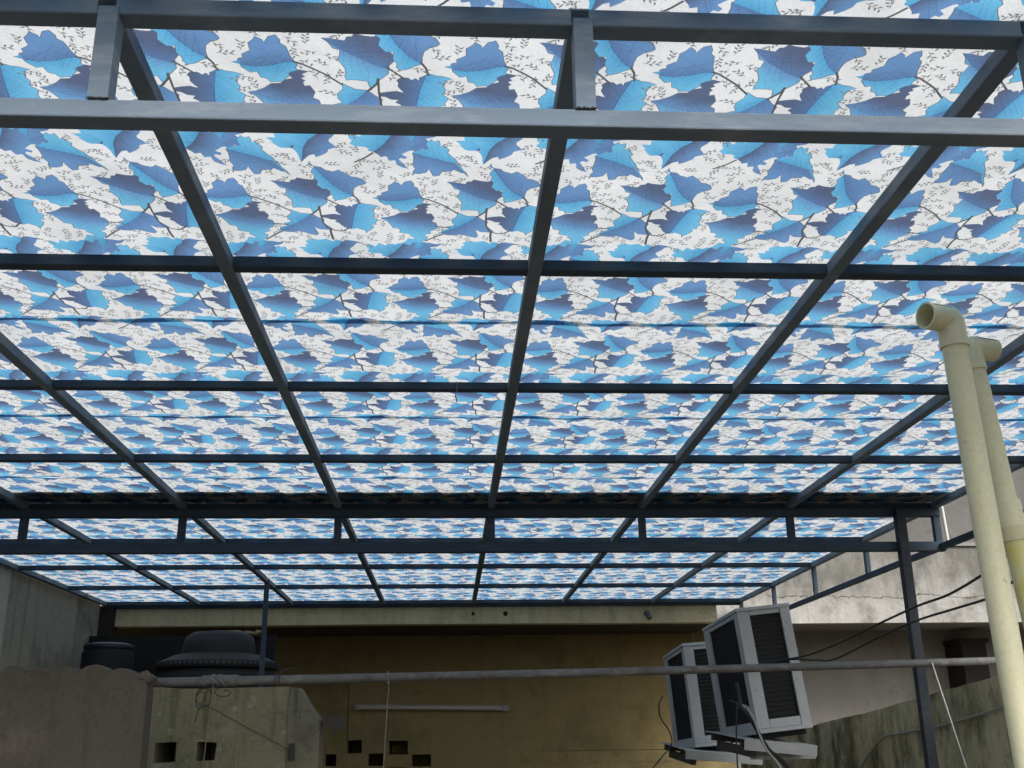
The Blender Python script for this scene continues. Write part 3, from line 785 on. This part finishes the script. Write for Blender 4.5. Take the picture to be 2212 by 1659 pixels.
# cords and wires tied on the pipe
CORD = plain('dirty_white_cord', (0.20, 0.19, 0.165), 0.9)
WIRE = plain('black_cable_rubber', (0.015, 0.016, 0.018), 0.55)
bm = bmesh.new()
c0 = HP(0.064)
ring = [c0 + Vector((0.02 * math.sin(a * 2) * 0.5 + 0.004 * a - 0.012, 0.0225 * math.cos(a), 0.0225 * math.sin(a))) for a in (i * 0.5 for i in range(26))]
tube(bm, smooth_path(ring, 2), 0.0022, 6)
tube(bm, smooth_path([c0 + Vector((0, -0.023, -0.01)), c0 + Vector((-0.004, -0.02, -0.06)), c0 + Vector((-0.012, -0.018, -0.2)), c0 + Vector((-0.03, -0.016, -0.55))], 6), 0.0014, 6)
tag(build('cord', bm, CORD, origin=tuple(c0)), 'pale cord knotted round the pipe coupling with its end hanging down', 'cord')
bm = bmesh.new()
for q, (rx, rz, ox, oz) in enumerate(((0.028, 0.03, -0.035, -0.055), (0.03, 0.014, 0.035, -0.035), (0.018, 0.034, -0.045, -0.06))):
    lp = [c0 + Vector((ox + rx * math.cos(a), -0.012 - 0.004 * q, oz + rz * math.sin(a) - 0.006 * a * 0.3)) for a in (i * 0.42 + q for i in range(17))]
    tube(bm, smooth_path([c0 + Vector((-0.01, -0.02, -0.012))] + lp, 3), 0.0017, 5)
tube(bm, smooth_path([c0 + Vector((-0.025, -0.0, 0.023)), c0 + Vector((-0.027, -0.023, 0)), c0 + Vector((-0.02, -0.02, -0.03)), c0 + Vector((-0.055, -0.016, -0.12)), c0 + Vector((-0.06, -0.014, -0.15))], 5), 0.0018, 5)
tag(build('wire_bundle', bm, WIRE, origin=tuple(c0)), 'loops of black wire dangling from the pipe coupling', 'wire')
c1 = HP(0.235)
bm = bmesh.new()
tube(bm, smooth_path([c1 + Vector((0, 0.019 * math.cos(a), 0.019 * math.sin(a))) for a in (i * 0.7 for i in range(10))], 2), 0.0022, 6)
tube(bm, smooth_path([c1 + Vector((0, -0.02, -0.008)), c1 + Vector((0.006, -0.018, -0.03)), c1 + Vector((0.0, -0.016, -0.12)), c1 + Vector((-0.012, -0.014, -0.45))], 6), 0.0018, 6)
bmesh.ops.create_icosphere(bm, subdivisions=2, radius=0.005, matrix=Matrix.Translation(c1 + Vector((0.002, -0.02, -0.026))))
tag(build('cord', bm, CORD, origin=tuple(c1)), 'thin white cord tied to the pipe beside the concrete end pier', 'cord')
c2 = HP(0.125)
bm = bmesh.new()
tube(bm, smooth_path([c2 + Vector((0.03 * (i / 12) - 0.015, 0.019 * math.cos(i * 1.1), 0.019 * math.sin(i * 1.1))) for i in range(13)], 3), 0.002, 5)
tube(bm, smooth_path([c2 + Vector((0, -0.019, 0.008)), c2 + Vector((0.018, -0.01, 0.032)), c2 + Vector((0.05, 0.0, 0.042)), c2 + Vector((0.075, 0.004, 0.036))], 4), 0.0013, 5)
tag(build('wire_tie', bm, plain('dull_blue_wire', (0.03, 0.06, 0.08), 0.6), origin=tuple(c2)), 'bluish wire twisted round the pipe right of the coupling', 'wire')
bm = T(smooth_path([(-1.19, 5.388, 1.80), (-1.10, 5.384, 1.765), (-1.02, 5.384, 1.72), (-0.84, 5.384, 1.63), (-0.755, 5.380, 1.585)], 5), 0.0015, 5)
tag(build('wire', bm, plain('dark_old_wire', (0.05, 0.05, 0.045), 0.8), origin=(-1.0, 5.384, 1.7)), 'thin dark wire slanting across the mossy yellow wall', 'wire')
c3 = HP(0.874)
tag(build('string', T([c3 + Vector((0, -0.018, -0.004)), c3 + Vector((0.014, -0.02, -0.08)), c3 + Vector((0.125, -0.03, -0.64))], 0.0032, 6), plain('white_string', (0.62, 0.62, 0.60), 0.8), origin=tuple(c3)), 'straight white string hanging from the pipe near the right post', 'string')

# ------------------------------------------------------------------ air conditioner outdoor units
CASE = paint_steel('grey_white_casing', (0.43, 0.45, 0.455), (0.52, 0.53, 0.53), 0.5, rust=(0.20, 0.16, 0.11), rough=0.6, rlo=0.62)
DARK = plain('dark_coil', (0.012, 0.014, 0.016), 0.7)
FIN = plain('dark_plastic_slat', (0.022, 0.024, 0.026), 0.55)
m, nt = mat('coil_guard'); g = G(nt); p = g.obj(); sx = g.n('ShaderNodeSeparateXYZ'); g.put(sx.inputs[0], p)
fz = g.math('FRACT', g.math('MULTIPLY', sx.outputs[2], 60.0)); fy = g.math('FRACT', g.math('MULTIPLY', sx.outputs[1], 160.0))
fin = g.math('MAXIMUM', g.math('LESS_THAN', fz, 0.14), g.math('MULTIPLY', g.math('LESS_THAN', fy, 0.4), 0.35))
g.bsdf(g.mix(g.math('MULTIPLY', fin, 0.6), (0.008, 0.009, 0.011), (0.028, 0.03, 0.033)), 0.75, spec=0.15)
GUARD = m
AW, AD, AH = 0.292, 0.83, 0.632
def ac_unit(label):
    t = empty('outdoor_unit'); tag(t, label, 'air conditioner', 'air conditioner outdoor units on the right')
    def a(name, bm, m_): return build(name, bm, m_, t)
    a('front_strip', B(0.0, 0.068, 0.0, 0.022, 0.0, AH - 0.021, 0.003), CASE)                     # left strip of the narrow face
    a('side_strip', B(-0.002, 0.020, 0.0225, 0.075, 0.0, AH - 0.021, 0.002), CASE)                # same strip folded onto the long side
    a('front_strip', B(0.238, AW, -0.004, 0.022, -0.012, AH - 0.018, 0.003), CASE)
    a('front_sill', B(0.0685, 0.2375, 0.001, 0.022, 0.0, 0.045, 0.002), CASE)
    a('front_header', B(0.0685, 0.2375, 0.001, 0.022, AH - 0.045, AH - 0.021, 0.002), CASE)
    a('side_strip', B(-0.002, 0.020, AD - 0.125, AD, 0.0, AH - 0.021, 0.002), CASE)
    a('side_sill', B(0.0, 0.020, 0.0755, AD - 0.126, 0.0, 0.04, 0.002), CASE)
    a('side_header', B(0.0, 0.020, 0.0755, AD - 0.126, AH - 0.045, AH - 0.021, 0.002), CASE)
    a('far_side', B(AW - 0.018, AW - 0.002, 0.0225, AD, 0.0, AH - 0.021), CASE)
    a('back_panel', B(0.021, AW - 0.019, AD - 0.016, AD - 0.001, 0.0, AH - 0.021), CASE)
    a('top_cover', B(-0.006, AW + 0.005, -0.008, AD + 0.005, AH - 0.0205, AH, 0.004), CASE)
    a('base_pan', B(-0.003, AW + 0.002, -0.005, AD + 0.003, -0.022, -0.001, 0.003), CASE)
    a('coil_guard', B(0.010, 0.017, 0.0755, AD - 0.126, 0.0405, AH - 0.0455), GUARD)
    a('core', B(0.0705, 0.235, 0.0225, 0.06, 0.046, AH - 0.046), DARK)
    sl = a('slat', B(0.069, 0.237, 0.006, 0.021, -0.0016, 0.0016), FIN); sl.location.z = 0.058; sl.rotation_euler.x = 0.25
    n = 22
    for i in range(1, n):
        c = sl.copy(); COL.objects.link(c); c.parent = t; c.location.z = 0.058 + i * (AH - 0.116) / (n - 1)
    for sxx, szz in ((0.025, 0.03), (0.265, 0.235), (0.265, 0.53), (0.03, 0.20), (0.018, 0.48)):
        bm = bmesh.new(); bmesh.ops.create_cone(bm, cap_ends=True, segments=10, radius1=0.0055, radius2=0.0045, depth=0.004, matrix=Matrix.Translation((sxx, -0.0065 if sxx > 0.2 else -0.002, szz)) @ Matrix.Rotation(math.pi / 2, 4, 'X'))
        a('screw', bm, plain('screw_steel', (0.35, 0.36, 0.37), 0.35, 0.6))
    for fy_ in (0.09, 0.62):
        a('foot', B(0.01, AW - 0.01, fy_, fy_ + 0.05, -0.05, -0.0225), plain('rubber_foot', (0.02, 0.02, 0.02), 0.8))
    return t
def copy_tree(o, parent=None):
    c = o.copy(); COL.objects.link(c)
    if parent is not None: c.parent = parent; c.matrix_parent_inverse = o.matrix_parent_inverse.copy()
    for ch in list(o.children): copy_tree(ch, c)
    return c
ac1 = ac_unit('nearer and higher grey air conditioner unit, tilted, with its slatted end in view')
ac1.location = (1.622, 5.80, 1.650); ac1.rotation_euler = (math.radians(-1.6), math.radians(-5.6), math.radians(-0.3))
ac2 = copy_tree(ac1); ac2['label'] = 'farther and lower air conditioner unit half hidden behind the other one'
ac2.location = (1.585, 7.15, 1.580); ac2.rotation_euler = (math.radians(-1.6), math.radians(-3.6), math.radians(-2.0))
PLATE = paint_steel('pale_sheet_metal', (0.40, 0.42, 0.41), (0.50, 0.51, 0.49), 0.6, rust=(0.13, 0.09, 0.06), rough=0.45)
IRON = plain('dark_bracket_iron', (0.06, 0.055, 0.05), 0.7)
def tray(loc, rot, w, label):
    t = empty('bracket', loc); t.rotation_euler = rot
    tag(t, label, 'bracket', 'sheet metal brackets under the air conditioners')
    build('tray', B(0, w, 0, 0.70, -0.004, 0.0, 0.001), PLATE, t)
    build('front_flange', B(0, w, -0.004, -0.001, -0.055, 0.0, 0.001), PLATE, t)
    build('rail', B(0.02, w - 0.05, 0.10, 0.135, -0.045, -0.0045), IRON, t)
    build('rail', B(0.02, w - 0.05, 0.60, 0.635, -0.045, -0.0045), IRON, t)
    build('stay', B(0.05, 0.085, 0.05, 0.62, -0.09, -0.0455), IRON, t)
    return t
tray((1.525, 5.72, 1.605), (math.radians(4), math.radians(5.5), math.radians(4)), 0.39, 'pale sheet tray under the nearer air conditioner, dropping to the right')
tray((1.50, 7.06, 1.545), (math.radians(4), math.radians(5.0), math.radians(3)), 0.50, 'pale sheet tray under the farther air conditioner')
tag(build('bracket_plate', B(1.60, 1.95, 5.90, 5.915, 1.50, 1.53, 0.001), PLATE, origin=(1.7, 5.9, 1.5)), 'small lower flat strip below the tray of the nearer air conditioner', 'plate')
# refrigerant hose and wires
HOSE = plain('black_foam_hose', (0.018, 0.018, 0.02), 0.85)
bm = T(smooth_path([(1.49, 5.66, 1.875), (1.485, 5.60, 1.80), (1.475, 5.56, 1.76), (1.52, 5.55, 1.70), (1.56, 5.55, 1.62), (1.60, 5.55, 1.55), (1.66, 5.55, 1.50), (1.71, 5.55, 1.43), (1.78, 5.55, 1.3)], 6), 0.011, 10)
hz = build('hose', bm, HOSE, smooth=True, origin=(1.56, 5.55, 1.62)); tag(hz, 'black insulated hose dropping in front of the air conditioners', 'hose')
bm = T(smooth_path([(1.505, 5.58, 1.765), (1.53, 5.535, 1.70), (1.555, 5.535, 1.62), (1.585, 5.535, 1.55), (1.625, 5.535, 1.50), (1.68, 5.535, 1.41), (1.74, 5.535, 1.3)], 6), 0.0055, 8)
tag(build('drain_hose', bm, plain('grey_drain_hose', (0.35, 0.34, 0.30), 0.7), smooth=True, origin=(1.56, 5.53, 1.6)), 'thin pale drain hose beside the black insulated hose', 'hose')
bm = T([(1.472, 5.57, 1.765), (1.52, 5.575, 1.745)], 0.014, 10)
tag(build('pipe_wrap', bm, plain('blue_grey_wrap', (0.14, 0.17, 0.20), 0.6), smooth=True, origin=(1.5, 5.57, 1.755)), 'short grey wrap round the elbow of the black hose', 'wrap')
bm = T(smooth_path([(1.42, 5.55, 1.79), (1.452, 5.55, 1.775), (1.45, 5.55, 1.73), (1.44, 5.55, 1.62), (1.435, 5.55, 1.50), (1.435, 5.55, 1.35)], 6), 0.004, 6)
tag(build('wire', bm, WIRE, origin=(1.44, 5.55, 1.6)), 'black wire hanging straight down in front of the farther air conditioner', 'wire')
bm = T(smooth_path([(1.36, 7.0, 1.87), (1.335, 7.0, 1.82), (1.34, 7.0, 1.74), (1.39, 7.0, 1.66), (1.40, 7.0, 1.58), (1.33, 7.0, 1.50), (1.26, 7.0, 1.42), (1.2, 7.0, 1.3)], 6), 0.0045, 6)
tag(build('wire', bm, WIRE, origin=(1.35, 7, 1.6)), 'curved black wire left of the farther air conditioner', 'wire')

tag(build('thread', T(smooth_path([(0.02, 3.24, 2.703), (0.022, 3.24, 2.68), (0.017, 3.24, 2.655), (0.021, 3.24, 2.63)], 4), 0.0016, 5), CORD, origin=(0.02, 3.24, 2.67)), 'short white thread hanging from a crossbar in the middle of the roof', 'thread')
# cables from the cream pipes to the nearer air conditioner
g1 = 'black cables across the right side'
c1p = [(1.95, 1.9, 2.20), (1.70, 2.45, 2.115), (1.607, 2.95, 2.097), (1.703, 3.3, 2.096), (1.807, 3.8, 2.09), (1.861, 4.2, 2.096), (1.857, 4.6, 2.069), (1.825, 5.0, 2.027), (1.792, 5.4, 1.997), (1.70, 5.60, 1.985), (1.62, 5.72, 1.972), (1.56, 5.75, 1.975)]
c2p = [(1.95, 1.9, 2.10), (1.70, 2.45, 2.035), (1.608, 2.95, 2.019), (1.706, 3.3, 2.017), (1.812, 3.8, 2.036), (1.853, 4.2, 2.04), (1.85, 4.6, 2.013), (1.828, 5.1, 1.958), (1.832, 5.4, 1.974), (1.75, 5.6, 1.990), (1.65, 5.70, 1.962), (1.57, 5.76, 1.955), (1.545, 5.78, 1.96)]
tag(build('cable', T(smooth_path(c1p, 6), 0.0050, 8), WIRE, smooth=True, origin=(1.8, 4, 2.09)), 'upper black cable sagging from the cream pipes to the nearer air conditioner', 'cable', g1)
tag(build('cable', T(smooth_path(c2p, 6), 0.0045, 8), WIRE, smooth=True, origin=(1.8, 4, 2.03)), 'lower black cable sagging from the cream pipes to the nearer air conditioner', 'cable', g1)
rp = [(2.33, 4.2, 1.745), (2.335, 4.35, 1.735), (2.337, 4.5, 1.724), (2.33, 4.8, 1.69), (2.335, 5.0, 1.668), (2.335, 5.2, 1.651), (2.337, 5.6, 1.626), (2.335, 5.9, 1.605), (2.33, 6.1, 1.53), (2.33, 6.3, 1.43), (2.33, 6.5, 1.3)]
tag(build('cord', T(smooth_path(rp, 5), 0.0055, 7), plain('grey_clothesline', (0.30, 0.29, 0.25), 0.85), smooth=True, origin=(2.33, 5, 1.6)), 'slack greyish cord along the face of the mossy parapet', 'cord')

# ------------------------------------------------------------------ cream plastic pipes
m, nt = mat('cream_pvc'); g = G(nt); p = g.pos()
c = g.ramp(g.noise(p, 3.0, 4, 0.6), [(0.35, (0.77, 0.735, 0.48)), (0.65, (0.82, 0.79, 0.535))])
sc = g.math('MULTIPLY', g.fac(g.noise(g.vscale(p, (1, 1, 0.6)), 19.0, 6, 0.75), 0.63, 0.70), 0.6)
c = g.mix(sc, c, (0.19, 0.18, 0.13))
dirt = g.math('MULTIPLY', g.fac(g.noise(p, 70.0, 4, 0.7), 0.45, 0.8), 0.22)
c = g.mix(dirt, c, (0.24, 0.22, 0.14))
g.bsdf(c, 0.42, bump=g.bump(g.noise(p, 40.0, 3), 0.06, 0.002), spec=0.4)
PVC = m
m, nt = mat('yellowed_pvc'); g = G(nt); p = g.pos()
c = g.mix(g.fac(g.noise(p, 12.0, 5, 0.7), 0.4, 0.65), (0.68, 0.66, 0.36), (0.66, 0.59, 0.12))
g.bsdf(c, 0.42, spec=0.4)
PVCY = m
def hollow(bm, pts, r, ri, seg=28):
    tube(bm, pts, r, seg, caps=False)
    n0 = len(bm.faces)
    tube(bm, pts, ri, seg, caps=False)
    return bm
def pvc(name, axis_top, axis_bot, r, mouth, L, label):
    t = empty(name, (axis_bot[0], axis_bot[1], 0)); tag(t, label, 'pipe', 'cream plastic vent pipes')
    inv = Matrix.Translation(-Vector(t.location))
    def a(nm, bm, m_, smooth=True):
        o = build(nm, bm, m_, smooth=smooth); o.parent = t; o.matrix_parent_inverse = inv; return o
    A, Bt = Vector(axis_top), Vector(axis_bot)
    d = (A - Bt).normalized()
    a('stem', T([Bt, A], r, 28), PVC)
    mo = Vector(mouth).normalized()
    el = A + d * 0.008
    re = r * 1.13
    corner = el + d * (r * 1.55)
    path = [el - d * (r * 0.95), el + d * 0.004]
    rad = [re, re]
    for i in range(7):
        tt = i / 6
        p_ = (corner - d * r * 0.5) * (1 - tt) ** 2 + corner * 2 * tt * (1 - tt) + (corner + mo * r * 0.5) * tt * tt
        path.append(p_); rad.append(re)
    path.append(corner + mo * L); rad.append(re)
    bm = bmesh.new(); tube(bm, path, re, 32, caps=False, radii=rad)
    inner = [path[-1], path[-2], path[-3] * 0.6 + path[-2] * 0.4]
    tube(bm, inner, re, 32, caps=False, radii=[re * 0.86] * 3)
    bm.verts.ensure_lookup_table()
    # end ring and the back of the bore
    end = [v for v in bm.verts if abs((v.co - path[-1]).dot(mo)) < 1e-5]
    outer = sorted([v for v in end if (v.co - path[-1]).length > re * 0.95], key=lambda v: math.atan2((v.co - path[-1]).dot(d), (v.co - path[-1]).dot(mo.cross(d))))
    inn = sorted([v for v in end if (v.co - path[-1]).length < re * 0.95], key=lambda v: math.atan2((v.co - path[-1]).dot(d), (v.co - path[-1]).dot(mo.cross(d))))
    if len(outer) == len(inn):
        n = len(outer)
        for i in range(n): 
            try: bm.faces.new((outer[i], outer[(i + 1) % n], inn[(i + 1) % n], inn[i]))
            except Exception: pass
    # flange under the elbow
    o = a('elbow', bm, PVC)
    a('socket_rim', T([el - d * (r * 0.96), el - d * (r * 0.78)], re * 1.035, 32), PVC)
    # mould seam along the arm
    sd_ = mo.cross(d).normalized(); 
    sgn = -1 if sd_.y > 0 else 1
    q = (sd_ * sgn * 0.80 + d * 0.60).normalized() * (re + 0.0003)
    a('mould_seam', T([corner + mo * r * 0.5 + q, corner + mo * (L * 0.93) + q], 0.0011, 6), plain('seam_shadow_line', (0.20, 0.19, 0.12), 0.8))
    return t, a
p1, a1 = pvc('vent_pipe', (1.346, 2.6, 2.613), (1.40, 2.6, 0.0), 0.0325, (-0.955, -0.30, 0.0), 0.082, 'thicker front cream plastic pipe with its open elbow facing left')
p2, a2 = pvc('vent_pipe', (1.487, 2.78, 2.608), (1.682, 2.78, 0.0), 0.0290, (0.95, 0.30, 0.0), 0.088, 'second cream plastic pipe behind the thicker one, elbow turned to the right')
ax = lambda z: Vector((1.487 + (2.60 - z) * (1.682 - 1.487) / 2.60, 2.78, z))
a2('coupling', T([ax(2.21), ax(2.207), ax(2.10), ax(2.097)], 0.034, 28, radii=[0.031, 0.0355, 0.0355, 0.033]), PVC)
a2('collar', T([ax(2.135), ax(2.205)], 0.0362, 28), PVC)
a2('yellow_sleeve', T([ax(2.096), ax(0.4)], 0.0302, 28), PVCY)
